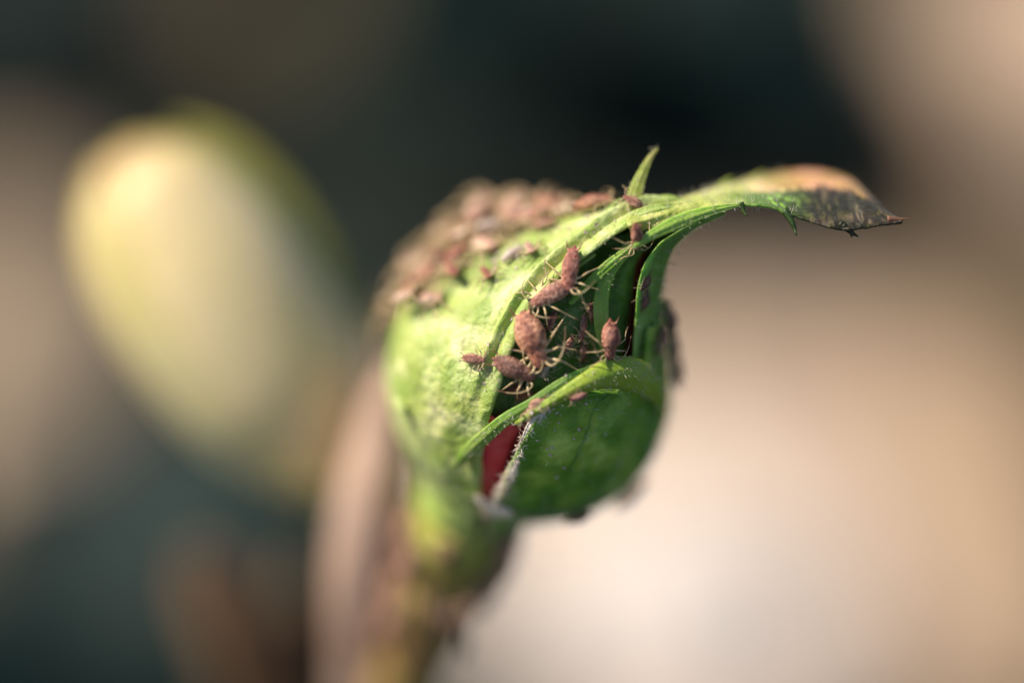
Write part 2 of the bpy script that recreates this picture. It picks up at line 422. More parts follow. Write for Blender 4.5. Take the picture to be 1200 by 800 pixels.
def join(*gs):
    V = []; F = []
    for v, f in gs:
        o = len(V); V += list(v); F += [tuple(o + k for k in q) for q in f]
    return V, F
def orient(p, n, axis=None):
    axis = axis or bud.P
    c = min(axis[::3], key=lambda q: (q - p).length)
    return n if n.dot(p - c) >= 0 else -n
def project(bvh, px, py, z=-3):
    o = Vector((0, 0, DIST)); d = (at(px, py) - o).normalized()
    h = bvh.ray_cast(o, d)
    if h[0] is None or (h[0].z < -12):
        q = at(px, py, z); h = bvh.find_nearest(q)
    nn = orient(h[0], h[1].normalized())
    return h[0].copy(), nn
def interp_poly(P, f):
    Ls = [0]
    for k in range(len(P) - 1): Ls.append(Ls[-1] + math.dist(P[k], P[k + 1]))
    x = f * Ls[-1]
    for k in range(len(P) - 1):
        if x <= Ls[k + 1] + 1e-9:
            t = (x - Ls[k]) / max(1e-9, Ls[k + 1] - Ls[k]); return tuple(P[k][q] + (P[k + 1][q] - P[k][q]) * t for q in range(len(P[k])))
    return P[-1]
# sepal under the aphids, filling the open gap; the gap's shade is in its dark tone
lp = [(556, 500), (556, 430), (570, 390), (606, 335), (670, 280), (735, 255), (790, 242)]
rp = [(640, 488), (720, 470), (748, 430), (752, 390), (756, 330), (775, 285), (820, 252)]
G = []; Nn = []; tn = []
for i in range(60):
    f = i / 59; a = interp_poly(lp, f); b = interp_poly(rp, f); row = []; nr = []
    for j in range(40):
        u = j / 39; s, t = bud.pix(a[0] + (b[0] - a[0]) * u, a[1] + (b[1] - a[1]) * u)
        row.append(bud.at(s, t, -.85 + .10 * math.sin(u * 14 + f * 3) + .08 * noise.noise(Vector((u * 6, f * 8, 0))))); nr.append(bud.dirn(s, t))
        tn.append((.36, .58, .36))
    G.append(row); Nn.append(nr)
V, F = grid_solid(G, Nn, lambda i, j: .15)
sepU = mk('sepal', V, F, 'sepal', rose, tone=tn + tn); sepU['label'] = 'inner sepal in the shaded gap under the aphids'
GU = (V, F)

ALL = BVHTree.FromPolygons(*join(GA, GC, GD, GE, GU))

def strand(name, pl, m, parent, lift=.35, thick=.3, nseg=44, tone=(1, 1, 1), bvh=None, z=None, cup=.25, tone2=None):
    """pl: (px,py,width_px[,extra lift]) laid over the bud surface (or at depth z)"""
    PP = catmull([Vector((a[0], a[1], a[2])) for a in pl], nseg)
    EXL = catmull([Vector((a[3] if len(a) > 3 else 0, 0, 0)) for a in pl], nseg)
    pos = []; nor = []
    for k, q in enumerate(PP):
        if bvh is not None: hp, hn = project(bvh, q.x, q.y); hn = (hn + Vector((0, 0, .6))).normalized()
        else: hp = at(q.x, q.y, z(k / (nseg - 1))); hn = Vector((0, 0, 1))
        pos.append(hp + hn * (lift + EXL[k].x)); nor.append(hn)
    for _ in range(6):
        pos = [pos[0]] + [(pos[k - 1] + pos[k] * 2 + pos[k + 1]) / 4 for k in range(1, nseg - 1)] + [pos[-1]]
        nor = [nor[0]] + [(nor[k - 1] + nor[k] * 2 + nor[k + 1]).normalized() for k in range(1, nseg - 1)] + [nor[-1]]
    G = []; Nn = []; tn = []
    for k in range(nseg):
        t = (pos[min(nseg - 1, k + 1)] - pos[max(0, k - 1)]).normalized(); sd = t.cross(nor[k]).normalized(); nn = sd.cross(t).normalized()
        hw = max(.03, PP[k].z * .03 / 2); row = []; nr = []
        for j in range(9):
            v = j / 4 - 1
            row.append(pos[k] + sd * hw * v + nn * (-cup * hw * v * v + .018 * math.cos(v * 7))); nr.append((nn + sd * v * .5).normalized())
            tt = Vector(tone).lerp(Vector(tone2 or tone), k / (nseg - 1)); tn.append(tuple(tt))
        G.append(row); Nn.append(nr)
    V, F = grid_solid(G, Nn, lambda i, j: min(thick, max(.03, PP[i].z * .03 * .5)) * (1 if 0 < j < 8 else .45))
    o = mk(name, V, F, m, parent, tone=tn + tn); return o, (V, F)
lobes = []
def add_lobe(*a, **k):
    o, g = strand(*a, **k); lobes.append(g); return o
# long narrow lobe crossing the front, ending in a drooping green blade
BB = bud.bvh
add_lobe('sepal_lobe', [(534, 542, 6), (556, 520, 17), (590, 491, 16), (622, 472, 13), (658, 446, 11), (692, 427, 4)], 'strand', sepA, lift=.42, bvh=BB, tone=(1.15, 1.05, 1.1), tone2=(.62, .82, .6))
add_lobe('sepal_lobe', [(606, 492, 5), (645, 468, 13), (682, 446, 24, .1), (712, 434, 38, .3), (738, 440, 40, .4), (757, 460, 24, .3), (764, 488, 4)], 'strand', sepC, lift=.62, bvh=BB, tone=(1.15, 1.05, .55), tone2=(1.25, 1.1, .5), cup=.55, thick=.2)
add_lobe('sepal_lobe', [(716, 455, 4), (722, 462, 5), (728, 470, 2)], 'strand', sepC, lift=.7, bvh=BB, tone=(1.0, 1.1, .7), thick=.1)
# strands in the gap
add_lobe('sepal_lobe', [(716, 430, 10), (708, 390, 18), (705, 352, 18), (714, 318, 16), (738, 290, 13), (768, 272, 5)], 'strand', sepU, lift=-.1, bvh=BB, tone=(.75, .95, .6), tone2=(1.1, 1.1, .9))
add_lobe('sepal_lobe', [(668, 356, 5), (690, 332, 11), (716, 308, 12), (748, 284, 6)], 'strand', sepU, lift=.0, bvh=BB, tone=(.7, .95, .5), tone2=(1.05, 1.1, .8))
add_lobe('sepal_lobe', [(742, 290, 5), (768, 273, 13), (800, 258, 17), (834, 247, 12), (868, 240, 3)], 'strand', sepD, lift=0, z=lambda f: .85 - .6 * f, tone=(1, 1.1, .8))
add_lobe('sepal_lobe', [(578, 412, 5), (602, 384, 11), (630, 350, 12), (660, 322, 11), (698, 298, 4)], 'strand', sepA, lift=.05, bvh=BB, tone=(.95, 1.05, .8))
# curled lobe on the far left edge
add_lobe('sepal_lobe', [(484, 492, 4), (481, 482, 13), (478, 472, 15), (474, 464, 6)], 'strand', sepA, lift=.55, bvh=BB, tone=(2.2, 1.7, 3.0), thick=.2, nseg=20)
# upright spike with pink tip
add_lobe('sepal_lobe', [(742, 236, 20), (748, 215, 15), (756, 196, 10), (763, 183, 6), (771, 174, 3)], 'strand', sepA, lift=0, z=lambda f: -.6 - .2 * f, tone=(1.2, 1.05, .8), tone2=(1.9, 1.0, 1.6), thick=.25, cup=.2)
add_lobe('sepal_lobe', [(702, 258, 5), (712, 248, 7), (722, 238, 5), (728, 232, 2)], 'strand', sepA, lift=0, z=lambda f: -.5, tone=(1.0, 1.05, .9), thick=.15)

# the long curled tip of sepal A: back edge, crest, crease, front edge
back = [(735, 262, -1.6), (800, 242, -2.6), (850, 225, -3.2), (900, 212, -3.8), (950, 205, -4.2), (990, 211, -3.8), (1014, 227, -2.6), (1040, 248, -1.2), (1056, 256, -.3)]
crest = [(735, 250, -.4), (800, 231, -1.4), (850, 217, -2.6), (900, 206, -3.4), (950, 201, -3.8), (990, 208, -3.4), (1014, 224, -2.2), (1041, 248, -.9), (1056, 256, -.2)]
creas = [(735, 262, .5), (800, 240, -.2), (850, 228, -.9), (900, 225, -1.2), (950, 219, -1.6), (985, 219, -1.6), (1014, 231, -.9), (1042, 250, -.3), (1057, 257, 0)]
front = [(740, 274, .3), (800, 255, .2), (850, 240, .1), (900, 242, .2), (950, 259, .3), (985, 268, .4), (1012, 266, .4), (1040, 262, .2), (1058, 258, .1)]
cols = [catmull([at(*p) for p in pl], 90) for pl in (back, crest, creas, front)]
pxs = [p.x for p in catmull([Vector((p[0], 0, 0)) for p in creas], 90)]
G = []; tn = []
nj = 22
for i in range(90):
    row = catmull([c[i] for c in cols], nj)
    x = pxs[i]; new = []
    for j, q in enumerate(row):
        v = j / (nj - 1)
        # ragged front edge
        if v > .8:
            q = q + Vector((0, -.12 * max(0, noise.noise(Vector((i * .33, 3, 0)))), 0)) * (v - .8) / .2
        q = q + Vector((0, 0, .07 * noise.fractal(Vector((i * .14, v * 6, 9)), 1, 2, 3)))
        new.append(q)
        green = Vector((1.35, 1.1, 1.25)); orange = Vector((1.55, .66, .95)); brown = Vector((.07, .042, .06)); red = Vector((1.0, .30, .6))
        f = smoothstep(855, 935, x)
        top = green.lerp(orange, f)
        if v < .36: top = top.lerp(red, f * smoothstep(.36, .22, v) if False else f * (1 - smoothstep(.22, .36, v)))
        c = top.lerp(green.lerp(Vector((.35, .5, .3)), smoothstep(830, 890, x)).lerp(brown, smoothstep(880, 960, x)), smoothstep(.60, .70, v))
        c = c.lerp(brown, smoothstep(1000, 1030, x))
        spot = noise.noise(Vector((i * .5, v * 14, 2)))
        if spot > .2 and x > 900 and v > .62: c = c * 4.0
        tn.append(tuple(c))
    G.append(new)
Nn = []
for i in range(90):
    nr = []
    for j in range(nj):
        a = G[min(89, i + 1)][j] - G[max(0, i - 1)][j]; b = G[i][min(nj - 1, j + 1)] - G[i][max(0, j - 1)]
        q = b.cross(a)
        q = q.normalized() if q.length > 1e-9 else Vector((0, 0, 1))
        nr.append(q if q.z + q.y > -.2 else -q)
    Nn.append(nr)
V, F = grid_solid(G, Nn, lambda i, j: .16 * (1 if 0 < j < nj - 1 else .4))
tip = mk('sepal_tip', V, F, 'sepal', sepA, tone=tn + tn); tip['label'] = 'long curled sepal tip, orange above and dark brown below'
GT = (V, F)
def spike(pl, tone, nm='tooth', par=None):
    P = catmull([at(a, b, z) for a, b, z, r in pl], 14); rr = catm1([r for *_, r in pl], 14)
    V, F = tube(P, rr, 8); mk(nm, V, F, 'strand', par or sepA, tone=[tone] * len(V))
spike([(919, 246, .1, .16), (927, 258, .25, .11), (931, 267, .3, .07), (933, 276, .4, .02)], (.10, .15, .08))
spike([(984, 262, .2, .16), (993, 268, .25, .12), (999, 273, .3, .08), (1006, 277, .3, .02)], (.07, .05, .06))
spike([(988, 264, .25, .14), (997, 272, .3, .08), (998, 278, .3, .02)], (.07, .05, .06))
spike([(868, 238, .1, .12), (871, 247, .2, .07), (875, 253, .3, .03)], (.16, .2, .1))
spike([(1040, 257, 0, .14), (1056, 257, 0, .06), (1068, 256, 0, .02)], (.6, .2, .5))
spike([(846, 222, -2.4, .22), (852, 214, -2.6, .11), (858, 208, -2.7, .03)], (1.2, 1.0, .8))
spike([(884, 212, -3.0, .18), (889, 206, -3.1, .09), (895, 201, -3.2, .03)], (1.3, .9, .7))

# pale downy margin beside the red slit
rm = random.Random(4)
MG = [(579, 594), (588, 580), (596, 566), (603, 551), (609, 537), (615, 524), (621, 510), (628, 496), (636, 483), (644, 474)]
_, gm1 = strand('pale_margin', [(x - 5 + rm.uniform(-2, 2), y, rm.uniform(6, 13) * (1 - .5 * abs(k / 9 - .35))) for k, (x, y) in enumerate(MG)], 'margin', sepC, lift=.36, bvh=BB, thick=.16, cup=.15)
_, gm2 = strand('pale_margin', [(562, 572, 3), (572, 580, 9), (583, 587, 13), (594, 588, 10), (602, 592, 4)], 'margin', sepC, lift=.5, bvh=BB, thick=.14, cup=.1)
EVERY = BVHTree.FromPolygons(*join(GA, GC, GD, GE, GU, GT, *lobes))

# down: fine short hairs (nobody could count them)
def hairs(geoms, count, lmin, lmax, parent, rad=.012, zmin=-12, m='hair', seed=1, yfun=None, lean=.5):
    rnd = random.Random(seed); Vg, Fg = join(*geoms); Va = np.array([tuple(v) for v in Vg])
    Ft = [f for f in Fg if len(f) == 4]
    A = np.array([np.linalg.norm(np.cross(Va[f[2]] - Va[f[0]], Va[f[3]] - Va[f[1]])) for f in Ft]); cum = np.cumsum(A / A.sum())
    V = []; F = []; made = 0; tries = 0
    while made < count and tries < count * 12:
        tries += 1
        f = Ft[min(len(Ft) - 1, int(np.searchsorted(cum, rnd.random())))]; a, b = rnd.random(), rnd.random()
        p0, p1, p2, p3 = (Vector(Vg[k]) for k in f)
        p = (p0.lerp(p1, a)).lerp(p3.lerp(p2, a), b)
        if p.z < zmin: continue
        h = EVERY.find_nearest(p)
        nn = h[1].normalized()
        c = (p3 - p1).cross(p2 - p0); 
        ctr = bud.P[min(range(0, bud.n, 12), key=lambda q: (bud.P[q] - p).length)]
        if nn.dot(p - ctr) < 0: nn = -nn
        if yfun and not yfun(p, nn, rnd): continue
        h2 = EVERY.ray_cast(p + nn * .08, nn, 1.0)
        if h2[0] is not None: continue
        ln = rnd.uniform(lmin, lmax)
        d = (nn + Vector((rnd.uniform(-1, 1), rnd.uniform(-1, 1), rnd.uniform(-1, 1))) * lean).normalized()
        s1 = d.cross(Vector((.3, .5, .8))).normalized(); s2 = d.cross(s1)
        o = len(V); base_ = p - nn * .02
        bend = Vector((rnd.uniform(-1, 1), rnd.uniform(-1, 1), rnd.uniform(-1, 1))) * ln * .18
        for k in range(3):
            q = 2.094 * k; V.append(base_ + (s1 * math.cos(q) + s2 * math.sin(q)) * rad)
        for k in range(3):
            q = 2.094 * k; V.append(base_ + d * ln * .55 + bend + (s1 * math.cos(q) + s2 * math.sin(q)) * rad * .7)
        V.append(base_ + d * ln)
        for k in range(3):
            k2 = (k + 1) % 3; F.append((o + k, o + k2, o + 3 + k2, o + 3 + k)); F.append((o + 3 + k, o + 3 + k2, o + 6))
        made += 1
    return mk('downy_hair', V, F, m, parent, kind='stuff')
hairs([GA], 1500, .10, .26, sepA, rad=.009, zmin=-9, seed=1, lean=.9)
hairs([GD, GC], 900, .12, .4, sepD, rad=.010, zmin=-8, seed=2, yfun=lambda p, n, r: abs(n.z) < .6 or r.random() < .35)
hairs(lobes, 700, .08, .28, sepU, rad=.009, seed=3)
hairs([GT], 420, .12, .34, sepA, rad=.010, seed=4, yfun=lambda p, n, r: p.x < 10)
hairs([gm1, gm2], 700, .10, .34, sepC, rad=.014, seed=6, lean=1.3, m='margin')
hairs([GU], 350, .15, .5, sepU, rad=.010, seed=5, lean=1.1)

# pale flakes of shed skin
rf = random.Random(9); V = []; F = []
for k in range(190):
    px, py, sp = rf.choice(((640, 440, 45), (600, 300, 45), (690, 270, 40), (590, 575, 22), (640, 480, 20), (680, 530, 45), (560, 440, 40), (660, 370, 45), (560, 285, 60), (530, 300, 50), (600, 262, 45)))
    px += rf.gauss(0, sp * .6); py += rf.gauss(0, sp * .45)
    o_ = Vector((0, 0, DIST)); h = EVERY.ray_cast(o_, (at(px, py) - o_).normalized())
    if h[0] is None or h[0].z < -9: continue
    nn = orient(h[0], h[1].normalized()); sz = rf.uniform(.03, .10) * (1.7 if py < 320 and px < 640 else 1); t1 = nn.cross(Vector((rf.random(), rf.random(), rf.random()))).normalized(); t2 = nn.cross(t1)
    o0 = len(V); ctr = h[0] + nn * .03
    m_ = 5
    ring = [ctr + (t1 * math.cos(q * 6.283 / m_) * rf.uniform(.5, 1.2) + t2 * math.sin(q * 6.283 / m_) * rf.uniform(.3, .9)) * sz + nn * rf.uniform(0, .05) for q in range(m_)]
    V += ring + [q - nn * .008 for q in ring]
    F.append(tuple(o0 + q for q in range(m_))); F.append(tuple(o0 + m_ + q for q in reversed(range(m_))))
    for q in range(m_): F.append((o0 + q, o0 + m_ + q, o0 + m_ + (q + 1) % m_, o0 + (q + 1) % m_))
fl = mk('pale_flakes', V, F, 'skin', None, kind='stuff', smooth=False, loc=W((0, 0, 0)))
fl['label'] = 'tiny whitish flakes scattered over the sharp rosebud'; fl['category'] = 'flakes'

# ------------------------------------------------------------------ aphids
def aphid_mesh(name, variant, rnd, leg=1.0, reach=1.0):
    """one continuous skin: body rings with the limbs grown out of its faces. length 1 along x (head +x), feet near z = 0"""
    fat = {0: 1.05, 1: 1.2, 2: .9}[variant]
    ST = [(-.50, .020, .018, .21), (-.455, .038, .03, .212), (-.40, .085, .075, .215), (-.33, .140, .12, .225), (-.24, .186, .158, .24), (-.14, .210, .178, .252), (-.04, .218, .182, .257),
          (.06, .207, .172, .252), (.15, .182, .15, .240), (.22, .160, .134, .228), (.29, .148, .124, .218), (.35, .136, .112, .208), (.40, .118, .098, .198), (.45, .098, .08, .19), (.49, .06, .05, .184)]
    V = []; F = []; MI = []; nk = 12; ns = len(ST)
    for i, (x, wv, hv, zc) in enumerate(ST):
        f = fat if -.4 < x < .2 else 1
        pin = .93 if i % 2 else 1.0
        for k in range(nk):
            a = 2 * math.pi * (k + .5) / nk
            V.append(Vector((x, math.cos(a) * wv * f * pin, zc + math.sin(a) * hv * f * pin)))
    faces = {}
    for i in range(ns - 1):
        for k in range(nk): faces[(i, k)] = (i * nk + k, i * nk + (k + 1) % nk, (i + 1) * nk + (k + 1) % nk, (i + 1) * nk + k)
    def limb(key, path, radii, mi):
        q = faces.pop(key); prev = list(q); c0 = sum((V[k] for k in q), Vector()) / 4
        offs = [V[k] - c0 for k in q]; pts = [c0] + [Vector(p) for p in path]
        for n_ in range(1, len(pts)):
            d = (pts[min(len(pts) - 1, n_ + 1)] - pts[n_ - 1]).normalized()
            ring = []
            offs = [(o - d * o.dot(d)) for o in offs]
            offs = [o.normalized() if o.length > 1e-6 else Vector((0, 0, 1)) for o in offs]
            # even spacing round the limb
            e1 = offs[0]; e2 = d.cross(e1).normalized(); sg = 1 if offs[1].dot(e2) > 0 else -1
            offs = [e1, e2 * sg, -e1, -e2 * sg]
            for o in offs: V.append(pts[n_] + o * radii[n_ - 1] * 1.35 * (leg if mi == 1 else 1)); ring.append(len(V) - 1)
            for k in range(4):
                F.append((prev[k], prev[(k + 1) % 4], ring[(k + 1) % 4], ring[k])); MI.append(2 if (mi == 1 and n_ == len(pts) - 1) else (mi if n_ > 1 else (1 if mi == 1 else 0)))
            prev = ring
        F.append(tuple(prev)); MI.append(mi)
    j = lambda s=.03: rnd.uniform(-s, s)
    for sgn, kf in ((1, 11), (-1, 6)):                      # faces at the lower flanks
        for (seg, xr, fw, out) in ((11, .37, .30, .36), (9, .26, .06, .44), (8, .18, -.34, .48)):
            x0 = xr; out *= reach; fw *= reach
            kx = x0 + fw * .45 + j(); ky = sgn * (.15 + out * .48 + j()); kz = .27 + j(.05)
            fx = x0 + fw * 1.05 + j(.06); fy = sgn * (.15 + out * .95 + j(.06))
            limb((seg, kf), [(x0 + fw * .08, sgn * .19, .17), (x0 + fw * .3, sgn * (.17 + out * .30), .235), (kx, ky, kz), (kx + (fx - kx) * .12, ky + (fy - ky) * .12, kz * .84), (kx + (fx - kx) * .6, ky + (fy - ky) * .6, kz * .36),
                             (fx, fy, .025), (fx + sgn * 0 + (fx - kx) * .22, fy + (fy - ky) * .22, .0)],
                 [.028, .022, .017, .015, .012, .010, .007], 1)
        # antenna
        ka = 0 if sgn == 1 else 5
        sw = rnd.uniform(.0, .35)
        limb((12, ka), [(.47, sgn * .115, .24), (.53, sgn * .17, .27), (.56 - sw * .6, sgn * (.30 + sw * .3), .30), (.50 - sw * 1.3, sgn * (.44 + sw * .2), .30), (.36 - sw * 1.8, sgn * .56, .27)], [.026, .018, .013, .010, .006], 1)
        # cornicle
        kc = 1 if sgn == 1 else 4
        limb((2, kc), [(-.40, sgn * .125, .305), (-.47, sgn * .145, .325), (-.54, sgn * .16, .335)], [.017, .013, .011], 2)
    for k, q in faces.items(): F.append(q); MI.append(0)
    F.append(tuple(range(nk))[::-1]); MI.append(0); F.append(tuple((ns - 1) * nk + k for k in range(nk))); MI.append(0)
    me = bpy.data.meshes.new(name); me.from_pydata([tuple(v) for v in V], [], F)
    for m in ('aphid', 'aphid_leg', 'aphid_dark'): me.materials.append(M[m])
    me.polygons.foreach_set('material_index', MI); me.polygons.foreach_set('use_smooth', [True] * len(F))
    bm = bmesh.new(); bm.from_mesh(me); bmesh.ops.recalc_face_normals(bm, faces=bm.faces); bm.to_mesh(me); bm.free()
    return me
# a darker stripe down the back and faint segment bands, laid out in the aphid's own frame
_n = M['aphid'].node_tree.nodes; _l = M['aphid'].node_tree.links; _p = _n['Principled BSDF']
_src = _p.inputs['Base Color'].links[0].from_socket
_tc = _n.new('ShaderNodeTexCoord'); _sx = _n.new('ShaderNodeSeparateXYZ'); _l.new(_tc.outputs['Object'], _sx.inputs[0])
def _math(op, a, b=None):
    q = _n.new('ShaderNodeMath'); q.operation = op
    for k, v in ((0, a), (1, b)):
        if v is None: continue
        if isinstance(v, (int, float)): q.inputs[k].default_value = v
        else: _l.new(v, q.inputs[k])
    return q.outputs[0]
_ab = _math('ABSOLUTE', _sx.outputs['Y']); _mr = _n.new('ShaderNodeMapRange'); _l.new(_ab, _mr.inputs['Value'])
_mr.inputs['From Min'].default_value = .04; _mr.inputs['From Max'].default_value = .15; _mr.inputs['To Min'].default_value = .55; _mr.inputs['To Max'].default_value = 1.15
_band = _math('MULTIPLY_ADD', _math('SINE', _math('MULTIPLY', _sx.outputs['X'], 62.0)), .14); _n[-1].inputs[2].default_value = 1.0
_val = _math('MULTIPLY', _mr.outputs[0], _band)
_mx = _n.new('ShaderNodeMix'); _mx.data_type = 'RGBA'; _mx.blend_type = 'MULTIPLY'; _mx.inputs['Factor'].default_value = 1
_cc = _n.new('ShaderNodeCombineColor'); _l.new(_math('POWER', _val, .6), _cc.inputs[0]); _l.new(_val, _cc.inputs[1]); _l.new(_val, _cc.inputs[2])
_l.new(_src, _mx.inputs[6]); _l.new(_cc.outputs[0], _mx.inputs[7]); _l.new(_mx.outputs[2], _p.inputs['Base Color'])
rn = random.Random(3)
AM = [aphid_mesh('aphid', v, rn) for v in (0, 1, 2, 0, 1, 2)]
AM += [aphid_mesh('aphid', v, rn, 1.7, 1.35) for v in (0, 2, 0, 2)]
SK = AM[2].copy(); SK.name = 'shed_skin'
for i in range(3): SK.materials[i] = M['skin']
bm = bmesh.new(); bmesh.ops.create_uvsphere(bm, u_segments=10, v_segments=8, radius=.034); EYE = bpy.data.meshes.new('eye'); bm.to_mesh(EYE); bm.free(); EYE.materials.append(M['eye'])
EYE.polygons.foreach_set('use_smooth', [True] * len(EYE.polygons))
TINTS = {'brown': (1, 1, 1), 'red': (1.0, .8, .78), 'dark': (.6, .56, .56), 'pale': (1.75, 2.3, 2.4), 'orange': (1.12, 1.0, .85), 'pink': (1.2, 1.1, 1.3)}
def put_aphid(px, py, ang, ln, label, tint='brown', var=0, group=None, z=None, bvh=None, lift=0, cat='aphid', mesh=None, name='aphid', up=None, lev=2, scl=(1, 1, 1), axis=None):
    """ang: direction of the head in the picture, degrees, 0 = right, 90 = up; ln: body length in mm"""
    bvh = bvh or EVERY
    if z is None: p, nn = project(bvh, px, py)
    else:
        q = at(px, py, z); h = bvh.find_nearest(q); p = h[0].copy(); nn = orient(p, h[1].normalized(), axis)
    # even out the fine relief: average the normal around the spot
    acc = nn.copy()
    for dx, dy in ((.4, 0), (-.4, 0), (0, .4), (0, -.4)):
        h = bvh.find_nearest(p + nn * .2 + Vector((dx, dy, 0)))
        acc += h[1] if h[1].dot(nn) > 0 else -h[1]
    nn = acc.normalized()
    if up is not None: nn = (nn + Vector(up)).normalized()
    a = R_(ang); fwd = Vector((math.cos(a), math.sin(a), 0)); fwd = (fwd - nn * fwd.dot(nn))
    if fwd.length < .15: fwd = Vector((0, 0, 1)) - nn * nn.z
    fwd.normalize(); sd = nn.cross(fwd)
    me = mesh or AM[var]
    o = bpy.data.objects.new(name, me); s = ln * MM
    Rm = Matrix((ROT @ fwd, ROT @ sd, ROT @ nn)).transposed().to_4x4()
    o.matrix_world = Matrix.Translation(W(p + nn * (lift - .02 * ln))) @ Rm @ Matrix.Diagonal((s * scl[0], s * scl[1], s * scl[2], 1))
    o.color = (*TINTS[tint], 1); link(o)
    md = o.modifiers.new('smooth', 'SUBSURF'); md.levels = lev; md.render_levels = lev
    tag(o, label, cat, group)
    if lev == 2 and name == 'aphid':
        for sg in (1, -1):
            e = bpy.data.objects.new('eye', EYE); e.location = (.455, sg * .085, .205); e.parent = o; C.objects.link(e)
    return o
GF = 'aphids in the open gap of the bud'
put_aphid(671, 319, 262, 1.75, 'reddish brown aphid head down under the pleated edge of the broad sepal', 'red', 2, GF, lift=.12)
put_aphid(653, 354, 205, 1.75, 'brown aphid lying aslant just below the tail-up reddish one', 'brown', 3, GF, lift=.85, scl=(1, .95, .9))
put_aphid(629, 399, 290, 2.3, 'largest orange-brown aphid, head down in the middle of the gap', 'orange', 1, GF, lift=.5)
put_aphid(607, 432, 335, 1.75, 'dark mottled brown aphid tucked beside the largest aphid', 'dark', 0, GF, lift=.75)
put_aphid(700, 396, 272, 1.5, 'plump red-orange aphid standing above the drooping green blade', 'red', 4, GF, lift=.5, scl=(1, 1.0, 1))
put_aphid(679, 384, 262, 1.05, 'thin small brown aphid beside the plump red-orange one', 'brown', 5, GF, lift=.1, scl=(1, .7, .8))
put_aphid(680, 411, 270, .75, 'tiny round brown aphid next to the crossing sepal lobe', 'brown', 4, GF, lift=.05)
put_aphid(648, 378, 250, .8, 'small brown aphid between the largest aphid and the aslant one', 'brown', 3, GF, lift=.15)
put_aphid(604, 456, 20, .8, 'small dark red aphid beneath the dark mottled one, above the red slit', 'red', 2, GF, lift=.1)
put_aphid(664, 402, 240, .7, 'tiny brown aphid in the gap between the largest and the plump aphid', 'brown', 5, GF, lift=.15)
put_aphid(690, 366, 100, .75, 'tiny brown aphid on the strand above the plump red-orange one', 'orange', 3, GF, lift=.1)
put_aphid(616, 462, 200, .75, 'tiny orange-brown aphid on the crossing lobe above the red slit', 'orange', 0, GF, lift=.05)
put_aphid(558, 422, 350, .95, 'small brown aphid alone on the pale sunlit sepal', 'brown', 0, None, lift=.05)
put_aphid(739, 271, 292, 1.25, 'small dark red aphid hanging at the root of the curled tip', 'red', 5, None, lift=.15)
put_aphid(634, 485, 185, 1.15, 'brown aphid half hidden under the crossing sepal lobe by the red slit', 'brown', 1, None, lift=.12)
put_aphid(676, 462, 195, .65, 'tiny pink aphid on the dark lower sepal beneath the green blade', 'pink', 3, None, lift=.05)
put_aphid(691, 231, 10, 1.5, 'orange aphid standing on the upper edge next to the green spike', 'orange', 0, None, z=-1.3, up=(0, .5, .3))
put_aphid(741, 240, 150, .9, 'dull brown aphid at the foot of the upright green spike', 'brown', 3, None, z=-.6)
put_aphid(662, 236, 30, 1.4, 'pale brown aphid behind the orange one on the upper edge', 'pale', 3, None, z=-2.8, up=(0, .5, 0))
put_aphid(628, 246, 75, 1.5, 'rusty red aphid on the upper edge between pale ones', 'red', 1, None, z=-3.0, up=(0, .3, .2))
put_aphid(640, 270, 330, 1.0, 'small rust brown aphid above the pleated sepal edge', 'brown', 0, None, lift=.05)
put_aphid(543, 313, 250, 1.3, 'rust red aphid among the blurred crowd on the sepal shoulder', 'red', 3, None, lift=.3)
put_aphid(484, 342, 260, 1.1, 'rust red aphid at the low end of the blurred crowd', 'red', 2, None, lift=.3)
# the blurred crowd along the far shoulder
GB = 'blurred aphids crowding the far shoulder of the bud'
rb = random.Random(21)
for (px, py, z, ang, ln, ti, lf) in [(550, 226, -6.2, 75, 2.1, 'pale', 1.4), (572, 222, -6.0, 110, 1.7, 'orange', 1.0), (512, 256, -6.8, 130, 1.9, 'pale', .8), (600, 226, -5.2, 70, 1.9, 'pale', .8), (640, 226, -3.8, 120, 1.7, 'orange', .4), (530, 236, -7.0, 160, 1.6, 'brown', 1.0), (478, 302, -7.0, 150, 1.8, 'pale', .7), (446, 338, -7.6, 200, 1.5, 'pale', .5)]:
    put_aphid(px, py, ang, ln, 'blurred %s aphid rearing off the outer rim of the far shoulder crowd' % {'pale': 'very pale', 'orange': 'orange-brown', 'brown': 'mid brown'}[ti], ti, rb.randrange(6, 10), GB, z=z, up=(.2, .1, .9), lev=1, lift=lf)
def crowd(px, py, z, ln, ti, up=(-.25, .5, .1), lift=0):
    put_aphid(px, py, rb.uniform(0, 360), ln, 'blurred %s aphid in the crowd along the far shoulder of the bud' % ({'pale': 'very pale', 'red': 'rusty red', 'dark': 'dark brown', 'orange': 'orange-brown', 'brown': 'mid brown', 'pink': 'dusty pink'}[ti]), ti, rb.randrange(6, 10), GB, z=z, up=up, lev=1, lift=lift)
for (px, py, z, ln, ti, lf) in [(556, 232, -6.0, 2.1, 'pale', .7), (548, 218, -6.6, 1.3, 'pale', .9), (536, 252, -6.6, 1.8, 'pale', .4), (590, 242, -5.4, 1.8, 'red', .4), (606, 246, -4.6, 1.8, 'pale', .3), (455, 348, -7.0, 2.2, 'pale', .3), (468, 326, -6.8, 1.5, 'brown', .2),
                                (490, 310, -6.6, 1.6, 'red', .3), (503, 288, -6.8, 1.7, 'pale', .4), (518, 268, -6.8, 1.7, 'brown', .5), (648, 240, -3.6, 1.6, 'brown', .3), (574, 222, -6.4, 1.2, 'dark', .6)]:
    crowd(px, py, z, ln, ti, lift=lf)
done = [(543, 313), (484, 342), (572, 277), (602, 302), (640, 270)]
tries = 0
